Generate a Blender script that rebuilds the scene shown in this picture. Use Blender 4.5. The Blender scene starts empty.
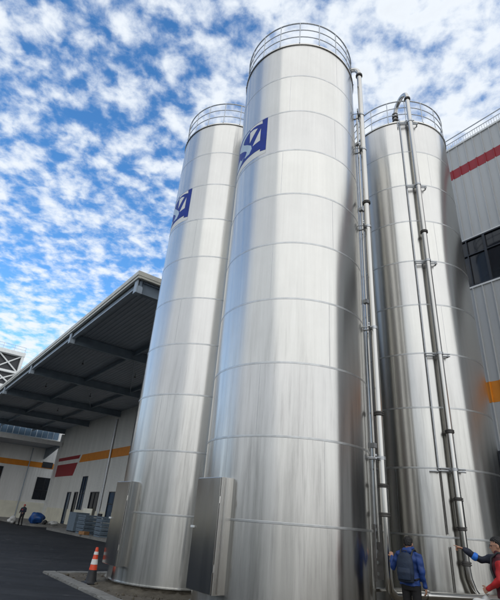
import bpy, bmesh, math, random
from mathutils import Vector, Matrix, Euler
random.seed(7)
PI = math.pi; R = math.radians
C = bpy.context.scene.collection
YAW = R(36)                       # the yard's own axes: n points at the warehouse wall, d runs along it
NX, NY = math.cos(YAW), math.sin(YAW)
def W(n, d, z=0.0):
    return Vector((n*NX - d*NY, n*NY + d*NX, z))

# ------------------------------------------------------------------ materials
def new_mat(name):
    m = bpy.data.materials.new(name); m.use_nodes = True
    nt = m.node_tree; b = nt.nodes['Principled BSDF']
    return m, nt, b
def coords(nt, sx=1, sy=1, sz=1):
    tc = nt.nodes.new('ShaderNodeTexCoord'); mp = nt.nodes.new('ShaderNodeMapping')
    mp.inputs['Scale'].default_value = (sx, sy, sz)
    nt.links.new(tc.outputs['Object'], mp.inputs['Vector'])
    return mp.outputs['Vector']
def noise(nt, vec, scale, detail=4, rough=.55):
    n = nt.nodes.new('ShaderNodeTexNoise'); n.inputs['Scale'].default_value = scale
    n.inputs['Detail'].default_value = detail; n.inputs['Roughness'].default_value = rough
    nt.links.new(vec, n.inputs['Vector']); return n.outputs['Fac']
def ramp(nt, fac, stops):
    r = nt.nodes.new('ShaderNodeValToRGB')
    el = r.color_ramp.elements
    while len(el) < len(stops): el.new(.5)
    for e, (p, c) in zip(el, stops):
        e.position = p; e.color = (c[0], c[1], c[2], 1) if not isinstance(c, (int, float)) else (c, c, c, 1)
    nt.links.new(fac, r.inputs['Fac']); return r.outputs['Color']
def bump(nt, b, h, strength=.3, dist=.02):
    n = nt.nodes.new('ShaderNodeBump'); n.inputs['Strength'].default_value = strength
    n.inputs['Distance'].default_value = dist
    nt.links.new(h, n.inputs['Height']); nt.links.new(n.outputs['Normal'], b.inputs['Normal'])
def mix(nt, fac, a, c, mode='MIX'):
    m = nt.nodes.new('ShaderNodeMix'); m.data_type = 'RGBA'; m.blend_type = mode
    for s, v in ((0, fac), (6, a), (7, c)):
        if isinstance(v, (int, float)): m.inputs[s].default_value = v
        elif isinstance(v, tuple): m.inputs[s].default_value = (*v[:3], 1)
        else: nt.links.new(v, m.inputs[s])
    return m.outputs[2]
def plain(name, col, rough=.6, metal=0, var=.18, scale=3, bumps=0, sx=1, sy=1, sz=1, bscale=40, spec=.5):
    m, nt, b = new_mat(name)
    v = coords(nt, sx, sy, sz)
    f = noise(nt, v, scale, 5)
    lo = tuple(c*(1-var) for c in col); hi = tuple(min(1, c*(1+var)) for c in col)
    nt.links.new(ramp(nt, f, [(.3, lo), (.7, hi)]), b.inputs['Base Color'])
    b.inputs['Roughness'].default_value = rough; b.inputs['Metallic'].default_value = metal
    b.inputs['Specular IOR Level'].default_value = spec
    if bumps: bump(nt, b, noise(nt, v, bscale, 3), bumps, .01)
    return m
def steel(name, base=.62, r0=.16, r1=.30, aniso=.75, streak=1.0, tang=True, stain_reflect=False):
    m, nt, b = new_mat(name)
    v = coords(nt, 1, 1, .035)
    fine = noise(nt, v, 14, 5, .65); broad = noise(nt, v, 2.3, 3, .6)
    v2 = coords(nt, 1, 1, 1); blot = noise(nt, v2, .9, 4, .6)
    k = base
    col = ramp(nt, fine, [(.25, (k*.97, k*.955, k*.915)), (.75, (min(1, k*1.05), min(1, k*1.035), min(1, k*.995)))])
    col = mix(nt, .5, col, ramp(nt, blot, [(.3, .86), (.7, 1.0)]), 'MULTIPLY')
    if stain_reflect:      # dull water marks, and reflected streaks painted as colour, down the lowest courses, each course rolled from its own sheet
        sx = nt.nodes.new('ShaderNodeSeparateXYZ'); nt.links.new(v2, sx.inputs[0])
        low = nt.nodes.new('ShaderNodeMapRange'); low.inputs['From Min'].default_value = 7.5; low.inputs['From Max'].default_value = 2.0
        nt.links.new(sx.outputs[2], low.inputs['Value'])
        vs = coords(nt, 1, 1, .06); st = noise(nt, vs, 8, 5, .65)
        m1 = nt.nodes.new('ShaderNodeMath'); m1.operation = 'MULTIPLY'; m1.inputs[1].default_value = .85
        nt.links.new(low.outputs[0], m1.inputs[0])
        col = mix(nt, m1.outputs[0], col, mix(nt, 1.0, col, ramp(nt, st, [(.30, .58), (.46, .88), (.58, 1.0)]), 'MULTIPLY'))
        q1 = nt.nodes.new('ShaderNodeMath'); q1.operation = 'MULTIPLY_ADD'; q1.inputs[1].default_value = 1/1.5; q1.inputs[2].default_value = -.19/1.5
        nt.links.new(sx.outputs[2], q1.inputs[0])
        q2 = nt.nodes.new('ShaderNodeMath'); q2.operation = 'FLOOR'; nt.links.new(q1.outputs[0], q2.inputs[0])
        oi = nt.nodes.new('ShaderNodeObjectInfo'); q3 = nt.nodes.new('ShaderNodeMath'); q3.operation = 'ADD'
        nt.links.new(q2.outputs[0], q3.inputs[0]); nt.links.new(oi.outputs['Random'], q3.inputs[1])
        wn_ = nt.nodes.new('ShaderNodeTexWhiteNoise'); wn_.noise_dimensions = '1D'; nt.links.new(q3.outputs[0], wn_.inputs['W'])
        col = mix(nt, 1.0, col, ramp(nt, wn_.outputs['Value'], [(0, (.93, .93, .94)), (1, (1, 1, .985))]), 'MULTIPLY')
    nt.links.new(col, b.inputs['Base Color'])
    b.inputs['Metallic'].default_value = 1
    rg = ramp(nt, broad, [(.3, r0), (.7, r1)])
    nt.links.new(rg, b.inputs['Roughness'])
    b.inputs['Anisotropic'].default_value = aniso
    b.inputs['Anisotropic Rotation'].default_value = .25
    if tang:
        t = nt.nodes.new('ShaderNodeTangent'); t.direction_type = 'RADIAL'; t.axis = 'Z'
        nt.links.new(t.outputs['Tangent'], b.inputs['Tangent'])
    if streak:
        h = mix(nt, .6, fine, broad)
        bump(nt, b, h, .12*streak, .02)
    return m

M = {}
M['steel'] = steel('brushed stainless sheet', base=.655, r0=.20, r1=.25, aniso=.90, streak=.5, stain_reflect=True)
M['pipe'] = steel('stainless pipe', base=.53, r0=.12, r1=.22, aniso=0, streak=0, tang=False)
M['galv'] = plain('galvanised rail', (.50, .52, .54), .42, .75, .12, 8)
M['seam'] = plain('weld band steel', (.50, .51, .51), .40, 1, .12, 6)
M['darksteel'] = plain('dirty steel', (.10, .095, .09), .5, .4, .35, 5)
M['cab'] = steel('cabinet door steel', base=.34, r0=.14, r1=.22, aniso=0, streak=.25, tang=False)
M['cabside'] = steel('cabinet side steel', base=.50, r0=.16, r1=.30, aniso=0, streak=4, tang=False)
M['blue_film'] = plain('blue logo film', (.010, .036, .29), .5, 0, .16, 4, spec=.25)
M['silver_film'] = plain('pale logo film', (.50, .60, .68), .4, .2, .08, 4)
M['white_film'] = plain('white logo film', (.76, .76, .73), .45, 0, .06, 4)
M['cream'] = plain('cream fascia paint', (.62, .60, .52), .45, 0, .10, 2)
M['bluesteel'] = plain('blue grey steel paint', (.20, .25, .30), .45, 0, .15, 1.5)
M['deck'] = plain('canopy deck sheet', (.36, .40, .45), .6, 0, .06, 1)
M['lightsteel'] = plain('pale blue edge steel', (.36, .42, .48), .45, 0, .12, 2)
M['orange'] = plain('orange band paint', (.72, .245, .014), .5, 0, .08, 2)
M['red'] = plain('red band paint', (.30, .012, .022), .5, 0, .08, 2)
M['frame'] = plain('dark window frame', (.025, .028, .035), .4, 0, .15, 5)
M['white'] = plain('white paint', (.72, .73, .72), .45, 0, .08, 3)
M['wainscot'] = plain('cream lower wall', (.78, .75, .62), .7, 0, .08, 1.3, .15)
M['black'] = plain('black rubber', (.018, .018, .02), .6, 0, .2, 12)
M['cone_orange'] = plain('cone orange', (.72, .07, .02), .45, 0, .10, 14)
M['cone_white'] = plain('cone reflective white', (.72, .72, .70), .4, 0, .10, 25)
M['crate'] = plain('blue grey plastic', (.13, .175, .22), .5, 0, .15, 6)
M['tarp'] = plain('blue tarpaulin', (.012, .075, .27), .38, 0, .35, 4, .5, bscale=9)
M['sack'] = plain('white woven sack', (.55, .55, .53), .6, 0, .12, 9, .4, bscale=14)
M['card'] = plain('brown cardboard', (.33, .17, .07), .8, 0, .2, 6)
M['skin'] = plain('skin', (.44, .235, .155), .55, 0, .10, 20)
M['hair'] = plain('black hair', (.009, .008, .008), .55, 0, .3, 60, .6, bscale=120)
M['eye'] = plain('eye', (.03, .02, .02), .2, 0, .1, 9)
M['j_blue'] = plain('royal blue jacket', (.012, .048, .21), .6, 0, .25, 6, .6, bscale=16)
M['navy'] = plain('navy cloth', (.010, .014, .030), .7, 0, .25, 8, .6, bscale=18)
M['bag_navy'] = plain('navy backpack cloth', (.008, .020, .048), .65, 0, .25, 10, .5, bscale=30)
M['maroon'] = plain('maroon cloth', (.085, .010, .018), .7, 0, .25, 6, .6, bscale=16)
M['j_red'] = plain('red cloth', (.42, .012, .014), .65, 0, .2, 6, .6, bscale=16)
M['j_cyan'] = plain('bright blue cloth', (.02, .16, .62), .6, 0, .15, 6)
M['trouser'] = plain('black trouser cloth', (.012, .012, .014), .75, 0, .25, 9, .5, bscale=22)
M['redcap'] = plain('red cap', (.45, .02, .02), .5, 0, .15, 9)

def wall_mat(name, col, var=.10):
    m, nt, b = new_mat(name)
    v = coords(nt, 1, 1, .12)
    a = noise(nt, v, 1.1, 4); s = noise(nt, v, 9, 4)
    c = ramp(nt, a, [(.3, tuple(x*(1-var) for x in col)), (.7, tuple(x*(1+var*.6) for x in col))])
    c = mix(nt, .2, c, ramp(nt, s, [(.3, .78), (.7, 1.0)]), 'MULTIPLY')
    nt.links.new(c, b.inputs['Base Color']); b.inputs['Roughness'].default_value = .48
    return m
M['sheet'] = wall_mat('grey white wall sheet', (.74, .74, .71))
M['sheet_darker'] = wall_mat('darker wall sheet', (.47, .48, .48), .07)  # copy of the wall sheet in a darker tone, tall block only
M['sheet_far'] = wall_mat('white wall sheet', (.80, .79, .76))

def glass_mat(name, col):
    m, nt, b = new_mat(name)
    v = coords(nt); f = noise(nt, v, .6, 3)
    nt.links.new(ramp(nt, f, [(.35, tuple(c*.6 for c in col)), (.65, col)]), b.inputs['Base Color'])
    b.inputs['Roughness'].default_value = .06; b.inputs['Specular IOR Level'].default_value = .5
    return m
M['glass'] = glass_mat('dark glazing', (.012, .016, .024))
M['glass_pale'] = glass_mat('pale blue glazing', (.13, .20, .28))
M['glass_blue'] = glass_mat('blue glazing', (.03, .07, .13))

def asphalt():
    m, nt, b = new_mat('asphalt')
    v = coords(nt)
    big = noise(nt, v, .22, 5, .6); med = noise(nt, v, 2.2, 5, .6); fine = noise(nt, v, 70, 3, .7)
    c = ramp(nt, big, [(.3, (.014, .016, .020)), (.72, (.040, .042, .046))])
    c = mix(nt, .6, c, ramp(nt, med, [(.3, .72), (.7, 1.15)]), 'MULTIPLY')
    c = mix(nt, .7, c, ramp(nt, fine, [(.3, .62), (.72, 1.3)]), 'MULTIPLY')
    nt.links.new(c, b.inputs['Base Color'])
    nt.links.new(ramp(nt, med, [(.3, .72), (.7, .92)]), b.inputs['Roughness'])
    b.inputs['Specular IOR Level'].default_value = .25
    tr = noise(nt, coords(nt, .25, 2.2, 1), 1.3, 5, .6)
    c = mix(nt, .5, c, ramp(nt, tr, [(.36, .55), (.64, 1.35)]), 'MULTIPLY')
    sp_ = noise(nt, v, 1.7, 2, .4)
    c = mix(nt, ramp(nt, sp_, [(.66, 0.0), (.74, .5)]), c, (.10, .10, .10))
    nt.links.new(c, b.inputs['Base Color'])
    bump(nt, b, fine, .5, .008); return m
def concrete(name, lo, hi, sc=1.2):
    m, nt, b = new_mat(name)
    v = coords(nt)
    a = noise(nt, v, sc, 6, .65); f = noise(nt, v, 45, 4, .7); s = noise(nt, v, 7, 5, .7)
    c = ramp(nt, a, [(.3, lo), (.7, hi)])
    c = mix(nt, .6, c, ramp(nt, s, [(.35, .6), (.65, 1.08)]), 'MULTIPLY')
    c = mix(nt, .5, c, ramp(nt, f, [(.3, .7), (.7, 1.15)]), 'MULTIPLY')
    nt.links.new(c, b.inputs['Base Color']); b.inputs['Roughness'].default_value = .88
    bump(nt, b, mix(nt, .5, f, s), .6, .015); return m
M['asphalt'] = asphalt()
M['concrete'] = concrete('pale concrete', (.17, .165, .15), (.29, .28, .255))
M['soil'] = concrete('dusty soil', (.075, .062, .045), (.17, .145, .11), 2.2)
M['plinth'] = concrete('stained plinth concrete', (.07, .058, .042), (.16, .14, .105), 2.5)

# ------------------------------------------------------------------ helpers
def link(name, bm, mat, parent=None, smooth=None):
    me = bpy.data.meshes.new(name); bm.normal_update(); bm.to_mesh(me); bm.free()
    mats = mat if isinstance(mat, (list, tuple)) else [mat]
    for k in mats: me.materials.append(M[k])
    if smooth is not None:
        me.shade_smooth(); me.set_sharp_from_angle(angle=R(smooth))
    o = bpy.data.objects.new(name, me); C.objects.link(o); o.parent = parent
    return o
def tag(o, label=None, cat=None, group=None, kind=None):
    for k, v in (('label', label), ('category', cat), ('group', group), ('kind', kind)):
        if v: o[k] = v
    return o
def thing(name, label, cat, loc=(0, 0, 0), rz=0, group=None):
    o = bpy.data.objects.new(name, None); C.objects.link(o); o.empty_display_size = .3
    o.location = loc; o.rotation_euler = (0, 0, rz)
    return tag(o, label, cat, group)
def copy_tree(o, parent=None):
    c = o.copy(); C.objects.link(c)
    if parent: c.parent = parent
    for ch in list(o.children): copy_tree(ch, c)
    return c
def box(bm, x0, x1, y0, y1, z0, z1, mi=0):
    vs = [bm.verts.new(p) for p in ((x0,y0,z0),(x1,y0,z0),(x1,y1,z0),(x0,y1,z0),(x0,y0,z1),(x1,y0,z1),(x1,y1,z1),(x0,y1,z1))]
    for f in ((0,3,2,1),(4,5,6,7),(0,1,5,4),(1,2,6,5),(2,3,7,6),(3,0,4,7)):
        bm.faces.new([vs[i] for i in f]).material_index = mi
def B(*a):
    bm = bmesh.new(); box(bm, *a); return bm
def bevel(bm, w, seg=2):
    bmesh.ops.bevel(bm, geom=bm.edges[:], offset=w, segments=seg, affect='EDGES', profile=.5); return bm
def frames(pts):
    out = []; prev = None
    for i, p in enumerate(pts):
        a = pts[max(0, i-1)]; b = pts[min(len(pts)-1, i+1)]
        t = (Vector(b) - Vector(a)).normalized()
        if prev is None:
            ref = Vector((0, 0, 1)) if abs(t.z) < .9 else Vector((1, 0, 0))
            u = t.cross(ref).normalized()
        else:
            u = (prev - t*prev.dot(t)).normalized()
        prev = u; out.append((Vector(p), u, t.cross(u)))
    return out
def tube(bm, pts, rad, seg=12, cap=True):
    rads = rad if isinstance(rad, (list, tuple)) else [rad]*len(pts)
    loops = []
    for (p, u, v), r in zip(frames(pts), rads):
        loops.append([bm.verts.new(p + u*(r*math.cos(2*PI*k/seg)) + v*(r*math.sin(2*PI*k/seg))) for k in range(seg)])
    for a, b in zip(loops, loops[1:]):
        for k in range(seg):
            bm.faces.new((a[k], a[(k+1) % seg], b[(k+1) % seg], b[k]))
    if cap:
        bm.faces.new(loops[0][::-1]); bm.faces.new(loops[-1])
def lathe(bm, prof, seg=64, a0=0, a1=2*PI, cap=False, center=(0, 0)):
    full = abs(a1-a0-2*PI) < 1e-6; n = seg if full else seg+1
    loops = []
    for r, z in prof:
        loops.append([bm.verts.new((center[0]+r*math.cos(a0+(a1-a0)*k/seg), center[1]+r*math.sin(a0+(a1-a0)*k/seg), z)) for k in range(n)])
    for a, b in zip(loops, loops[1:]):
        for k in range(seg):
            k2 = (k+1) % n
            bm.faces.new((a[k], a[k2], b[k2], b[k]))
    if cap: bm.faces.new(loops[-1]); bm.faces.new(loops[0][::-1])
def ellipses(bm, rings, seg=20):
    """rings: (centre, half axis a, half axis b) -> closed skin"""
    loops = []
    for c, a, b in rings:
        c, a, b = Vector(c), Vector(a), Vector(b)
        loops.append([bm.verts.new(c + a*math.cos(2*PI*k/seg) + b*math.sin(2*PI*k/seg)) for k in range(seg)])
    for p, q in zip(loops, loops[1:]):
        for k in range(seg): bm.faces.new((p[k], p[(k+1) % seg], q[(k+1) % seg], q[k]))
    bm.faces.new(loops[0][::-1]); bm.faces.new(loops[-1])
def blob(bm, c, rx, ry, rz, seg=16, rings=10, rot=None):
    m = Matrix.Translation(c) @ (rot.to_matrix().to_4x4() if rot else Matrix()) @ Matrix.Diagonal((rx, ry, rz, 1))
    bmesh.ops.create_uvsphere(bm, u_segments=seg, v_segments=rings, radius=1, matrix=m)
def remesh(bm, voxel, smooth=3):
    """fuse overlapping skins into one continuous surface; returns a new bmesh"""
    bmesh.ops.recalc_face_normals(bm, faces=bm.faces[:])
    me = bpy.data.meshes.new('tmp'); bm.to_mesh(me); bm.free()
    o = bpy.data.objects.new('tmp', me); C.objects.link(o)
    md = o.modifiers.new('r', 'REMESH'); md.mode = 'VOXEL'; md.voxel_size = voxel
    if smooth:
        s = o.modifiers.new('s', 'SMOOTH'); s.iterations = smooth; s.factor = .5
    dg = bpy.context.evaluated_depsgraph_get(); dg.update()
    m2 = bpy.data.meshes.new_from_object(o.evaluated_get(dg))
    out = bmesh.new(); out.from_mesh(m2)
    bpy.data.objects.remove(o); bpy.data.meshes.remove(me); bpy.data.meshes.remove(m2)
    for f in out.faces: f.smooth = True
    return out
def flat(outer, holes=(), depth=0.0):
    """filled 2-D outline with holes -> bmesh (in XY)"""
    cu = bpy.data.curves.new('tmp', 'CURVE'); cu.dimensions = '2D'; cu.fill_mode = 'BOTH'; cu.extrude = depth
    for loop in (outer, *holes):
        s = cu.splines.new('POLY'); s.points.add(len(loop)-1); s.use_cyclic_u = True
        for p, q in zip(s.points, loop): p.co = (q[0], q[1], 0, 1)
    o = bpy.data.objects.new('tmp', cu); C.objects.link(o)
    dg = bpy.context.evaluated_depsgraph_get(); dg.update()
    me = bpy.data.meshes.new_from_object(o.evaluated_get(dg))
    bm = bmesh.new(); bm.from_mesh(me)
    bpy.data.objects.remove(o); bpy.data.curves.remove(cu); bpy.data.meshes.remove(me)
    return bm
def circle(x, y, r, n=16): return [(x+r*math.cos(2*PI*k/n), y+r*math.sin(2*PI*k/n)) for k in range(n)]
def bend(p0, p1, p2, k=8):
    """quadratic bend through a corner"""
    p0, p1, p2 = map(Vector, (p0, p1, p2))
    return [p0*(1-t)**2 + p1*(2*t*(1-t)) + p2*t*t for t in (i/k for i in range(k+1))]

# ------------------------------------------------------------------ ground
def sheet(name, poly, z, mat, thick=0):
    bm = bmesh.new(); vs = [bm.verts.new(W(n, d, z)) for n, d in poly]
    f = bm.faces.new(vs); bmesh.ops.recalc_face_normals(bm, faces=[f])
    if f.normal.z < 0: f.normal_flip()
    if thick:
        e = bmesh.ops.extrude_face_region(bm, geom=[f])
        bmesh.ops.translate(bm, verts=[v for v in e['geom'] if isinstance(v, bmesh.types.BMVert)], vec=(0, 0, thick))
        bmesh.ops.recalc_face_normals(bm, faces=bm.faces[:])
    o = link(name, bm, mat); o['kind'] = 'structure'; return o
bm = bmesh.new()
bmesh.ops.create_grid(bm, x_segments=60, y_segments=60, size=1500)
g = link('ground', bm, 'asphalt'); g['kind'] = 'structure'
# pad under the silos
sheet('concrete_pad', [(4.80, -6), (17.15, -6), (17.15, 14.57), (4.80, 14.57)], .022, 'soil')
sheet('unseen_apron', [(-22, -45), (4.44, -45), (4.44, 5.0), (-22, 5.0)], .012, 'concrete')  # unseen pale ground, added to brighten the silos' lower reflections
bm = bmesh.new(); kr = random.Random(8)
def kerb(n0, n1, d0, d1):
    b2 = bmesh.new(); z = .05 + kr.uniform(-.006, .006); box(b2, n0, n1, d0, d1, -.08, z)
    bmesh.ops.bevel(b2, geom=b2.edges[:], offset=.014, segments=2, affect='EDGES')
    bmesh.ops.subdivide_edges(b2, edges=[e for e in b2.edges if e.calc_length() > .5], cuts=9, use_grid_fill=True)
    for v in b2.verts: v.co += Vector((kr.uniform(-.006, .006), kr.uniform(-.006, .006), kr.uniform(-.004, .004)))
    tmp = bpy.data.meshes.new('tmp'); b2.to_mesh(tmp); b2.free(); bm.from_mesh(tmp); bpy.data.meshes.remove(tmp)
y = -6
while y < 14.5: kerb(4.45 + kr.uniform(-.01, .01), 4.795, y + .006, min(y + 1.2, 14.92) - .006); y += 1.2
x = 4.81
while x < 17: kerb(x + .006, min(x + 1.2, 17.14) - .006, 14.57, 14.92 + kr.uniform(-.01, .01)); x += 1.2
o = link('pad_kerb', bm, 'concrete'); o.rotation_euler = (0, 0, YAW); o['kind'] = 'structure'
# pavement with the rounded end in front of the warehouse doors
pv = [(17.15, 15.2), (17.15, 43.4)] + [(13.6 + 1.6*math.cos(a), 41.8 + 1.6*math.sin(a)) for a in [R(90+15*k) for k in range(7)]] + [(12.0, 28), (12.0, 15.2)]
sheet('pavement', pv, -.05, 'concrete', .20)
pv2 = [(17.15, 46.4), (13.7, 46.4), (12.1, 47.2), (11.6, 49.5), (11.6, 67.5), (17.15, 67.5)]
sheet('pavement', pv2, -.05, 'concrete', .20)
# wooded rise across the yard, behind and left of the viewer
M['hill'] = plain('wooded hillside', (.035, .050, .020), .9, 0, .5, .35, .6, bscale=2)
bm = bmesh.new(); hr = random.Random(11); cols_ = []
for i in range(81):
    a = R(172 + 118*i/80); top = 7.5 + 3.0*math.sin(i*.21) + 2.5*math.sin(i*.83) + hr.uniform(-2.6, 2.6); top *= .62; row = []
    for r_, h_ in ((40, -.1), (43, .35), (47, .8), (55, 1.0), (75, .9), (120, -.1)):
        rr2 = r_ + hr.uniform(-1, 1); row.append(bm.verts.new((rr2*math.sin(a), rr2*math.cos(a), h_*top*(1 if r_ < 110 else 1) + (hr.uniform(-.4, .4) if 0 < h_ else 0))))
    cols_.append(row)
for a_, b_ in zip(cols_, cols_[1:]):
    for j in range(5): bm.faces.new((a_[j], a_[j+1], b_[j+1], b_[j]))
bmesh.ops.recalc_face_normals(bm, faces=bm.faces[:])
o = link('hills', bm, 'hill'); o['kind'] = 'structure'
rb = bmesh.new()
rr = random.Random(3)
for i in range(420):
    n = rr.uniform(4.85, 7.4); d = rr.uniform(8.5, 14.4)
    if math.hypot(n-7.11, d-12.07) < 1.86 or math.hypot(n-7.14, d-7.9) < 1.86: continue
    s = rr.choice([.010, .014, .02, .03, .05])*rr.uniform(.7, 1.3)
    p = W(n, d, .022 + s*.35)
    bmesh.ops.create_icosphere(rb, subdivisions=1, radius=s, matrix=Matrix.Translation(p) @ Euler((rr.random()*6, rr.random()*6, 0)).to_matrix().to_4x4() @ Matrix.Diagonal((1, .8, .6, 1)))
o = link('rubble', rb, 'plinth'); tag(o, 'loose stones and rubble scattered round the silo plinths', 'rubble', kind='stuff')

# ------------------------------------------------------------------ silos
RS = 1.83; Z0 = .19; SH = 1.5; NR = 10; TOP = Z0 + SH*NR
SILO = {'A': (-1.34, 13.94), 'B': (1.13, 10.59), 'C': (5.41, 13.17)}
def silo(name, loc, label):
    t = thing('steel_silo', label, 'silo', (loc[0], loc[1], 0), YAW, 'stainless steel storage silos')
    bm = bmesh.new(); lathe(bm, [(RS+.42, .0), (RS+.26, .045), (RS+.10, .075), (RS-.01, .10), (RS-.03, .155), (RS-.05, .165)], 140, cap=True)
    pr_ = random.Random(len(label))
    for v in bm.verts:
        if v.co.z < .12 and v.co.z > .01:
            f = 1 + pr_.uniform(-.025, .02); v.co.x *= f; v.co.y *= f; v.co.z += pr_.uniform(-.015, .03)
    link('plinth', bm, 'plinth', t, 40)
    prof = [(RS+.05, .166), (RS+.05, .19), (RS, .191)]
    for k in range(1, NR):
        z = Z0 + SH*k
        prof += [(RS, z-.030), (RS, z+.030)]
    prof += [(RS, TOP)]
    bm = bmesh.new(); lathe(bm, prof, 160)
    sh = link('shell', bm, 'steel', t, 30)
    for k in range(1, NR):
        z = Z0 + SH*k; bm = bmesh.new()
        lathe(bm, [(RS-.006, z-.024), (RS+.0025, z-.022), (RS+.004, z-.014), (RS+.003, z-.004), (RS+.003, z+.004), (RS+.004, z+.014), (RS+.0025, z+.022), (RS-.006, z+.024)], 160)
        a0 = R((k*47 + len(label)*13) % 90 + 180)
        for a in (a0, a0+R(118)):
            lathe(bm, [(RS+.0015, z+.026), (RS+.0015, z+SH-.026)], 1, a-.0022, a+.0022)
        link('weld_band', bm, 'seam', sh, 50)
    bm = bmesh.new()
    lathe(bm, [(RS-.004, TOP-.05), (RS+.03, TOP-.045), (RS+.03, TOP+.012), (RS-.05, TOP+.02), (RS*.5, TOP+.2), (.25, TOP+.34), (.02, TOP+.35)], 96)
    link('roof', bm, 'steel', t, 25)
    bm = bmesh.new()
    def ring(bm, z, r=RS-.02, th=.019):
        pts = [(r*math.cos(2*PI*k/72), r*math.sin(2*PI*k/72), z) for k in range(73)]
        tube(bm, pts, th, 8, False)
    ring(bm, TOP+1.10, th=.024)
    rail = link('railing', bm, 'galv', t, 60)
    for z in (TOP+.40, TOP+.75):
        bm = bmesh.new(); ring(bm, z, th=.016); link('rail', bm, 'galv', rail, 60)
    for k in range(18):
        a = 2*PI*(k+.35)/18; x, y = (RS-.02)*math.cos(a), (RS-.02)*math.sin(a)
        bm = bmesh.new(); tube(bm, [(x, y, TOP-.0), (x, y, TOP+1.10)], .017, 8)
        box(bm, x-.05, x+.05, y-.05, y+.05, TOP+.004, TOP+.016)
        link('post', bm, 'galv', rail, 60)
    return t
sA = silo('A', SILO['A'], 'left hand silo, farther of the two that carry a blue logo')
sB = silo('B', SILO['B'], 'nearest silo, in the middle, with blue logo and a steel pipe at its right edge')
sC = silo('C', SILO['C'], 'right hand silo without a logo, pipe down its front, beside the ribbed grey wall')

# logo film wrapped on the shell (angle in degrees, height)
def film(name, poly, eps, mat, parent, holes=()):
    bm = flat([(a*.035, z) for a, z in poly], [[(a*.035, z) for a, z in h] for h in holes])
    bmesh.ops.triangulate(bm, faces=bm.faces[:])
    for it in range(5):
        es = [e for e in bm.edges if abs(e.verts[0].co.x - e.verts[1].co.x) > .06]
        if not es: break
        bmesh.ops.subdivide_edges(bm, edges=es, cuts=1)
        bmesh.ops.triangulate(bm, faces=[f for f in bm.faces if len(f.verts) > 3])
    for v in bm.verts:
        a = R(v.co.x/.035); r = RS + eps
        v.co = (r*math.cos(a), r*math.sin(a), v.co.y)
    bmesh.ops.recalc_face_normals(bm, faces=bm.faces[:])
    for f in bm.faces:
        c = f.calc_center_median()
        if f.normal.x*c.x + f.normal.y*c.y < 0: f.normal_flip()
    return link(name, bm, mat, parent, 60)
LOGO = [
  ('white_film', [(193.7,12.165),(194.2,12.03),(187,12.09),(183,12.10),(178.2,12.08),(177.2,12.165)]),
  ('white_film', [(192.7,11.86),(192.6,11.38),(183.6,11.34)]),
  ('white_film', [(188.6,11.95),(183,12.02),(178.0,12.02),(178.7,11.58)]),
  ('silver_film', [(177,12.14),(170,12.135),(163,12.08),(157,11.96),(155,11.84),(158,11.72),(165,11.58),(172,11.43),(175.2,11.32),(173.5,11.22),(171.5,11.17),(173,11.13),(179.8,11.13),(182.8,11.27),(181.5,11.42),(174.5,11.62),(168,11.78),(166,11.88),(169,11.98),(177,12.07)]),
  ('silver_film', [(170.5,11.26),(166,11.20),(162,11.36),(157,11.36),(152,11.22),(152,11.07),(160,11.06),(166,11.12)]),
]
def logo(t):
    pl = film('logo', [(146,12.19-.005),(199.5,12.185),(199.5,10.92),(193.5,10.95),(193.5,11.04),(186,11.035),(176,11.02),(146,11.0)], .004, 'blue_film', t)
    for m, p in LOGO: film('logo_letter', p, .007, m, pl)
    film('logo_border', [(148,10.995),(176,11.012),(186,11.027),(193.3,11.03),(193.3,10.94),(199.5,10.91),(199.5,10.80),(148,10.78)], .003, 'white_film', pl)
logo(sA); logo(sB)

# tall shallow cabinets on the -n side
def cabinet(t, y0, y1, off):
    bm = B(-off+.02, -RS*.93, y0, y1, .50, 2.40); bevel(bm, .006)
    c = link('cabinet', bm, 'cabside', t)
    bm = B(-off-.004, -off+.017, y0+.012, y1-.012, .512, 2.388); bevel(bm, .004)
    dr = link('cabinet_door', bm, 'cab', c)
    bm = bmesh.new(); box(bm, -off-.04, -off-.006, y1-.09, y1+.02, 1.50, 1.54); bevel(bm, .005)
    link('handle', bm, 'white', dr)
    for z in (.9, 2.0):
        bm = bmesh.new(); tube(bm, [(-off+.0, y0-.008, z-.06), (-off+.0, y0-.008, z+.06)], .012, 8); link('hinge', bm, 'pipe', c)
    bm = bmesh.new()
    box(bm, -off+.10, -off+.13, y0-.006, y0+.001, .52, 2.38); link('edge_strip', bm, 'pipe', c)
cabinet(sB, -.46, .37, 2.06)
cabinet(sA, -.47, .35, 2.02)

# bottom and top conveying pipes
def coupling(bm, x, y, z, r=.078):
    for s in (-.02, .02):
        tube(bm, [(x, y, z+s-.012), (x, y, z+s+.012)], r+.034, 18)
    tube(bm, [(x, y, z-.05), (x, y, z+.05)], r+.012, 18)
def bracket(bm, x, y, z, ang, ln, w0=-.26, w1=.13):
    """flat steel arm from the shell to the pipe at (x,y)"""
    dx, dy = math.cos(ang), math.sin(ang); px, py = -dy, dx
    for s in (-1, 1):
        a = Vector((x - dx*ln + px*.10*s, y - dy*ln + py*.10*s, z)); b = Vector((x + px*.085*s, y + py*.085*s, z))
        tube(bm, [a, b], .013, 6)
    ox, oy = -dx*.10, -dy*.10
    for dz in (-.03, .03):
        tube(bm, [Vector((x + px*w0 + ox, y + py*w0 + oy, z+dz)), Vector((x + px*w1 + ox, y + py*w1 + oy, z+dz))], .02, 8)
    tube(bm, [Vector((x, y, z-.035)), Vector((x, y, z+.035))], .092, 16)
    tube(bm, [Vector((x + px*(w1-.05) + ox, y + py*(w1-.05) + oy, z)), Vector((x + px*w1 - dx*ln, y + py*w1 - dy*ln, z))], .022, 8)
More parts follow.
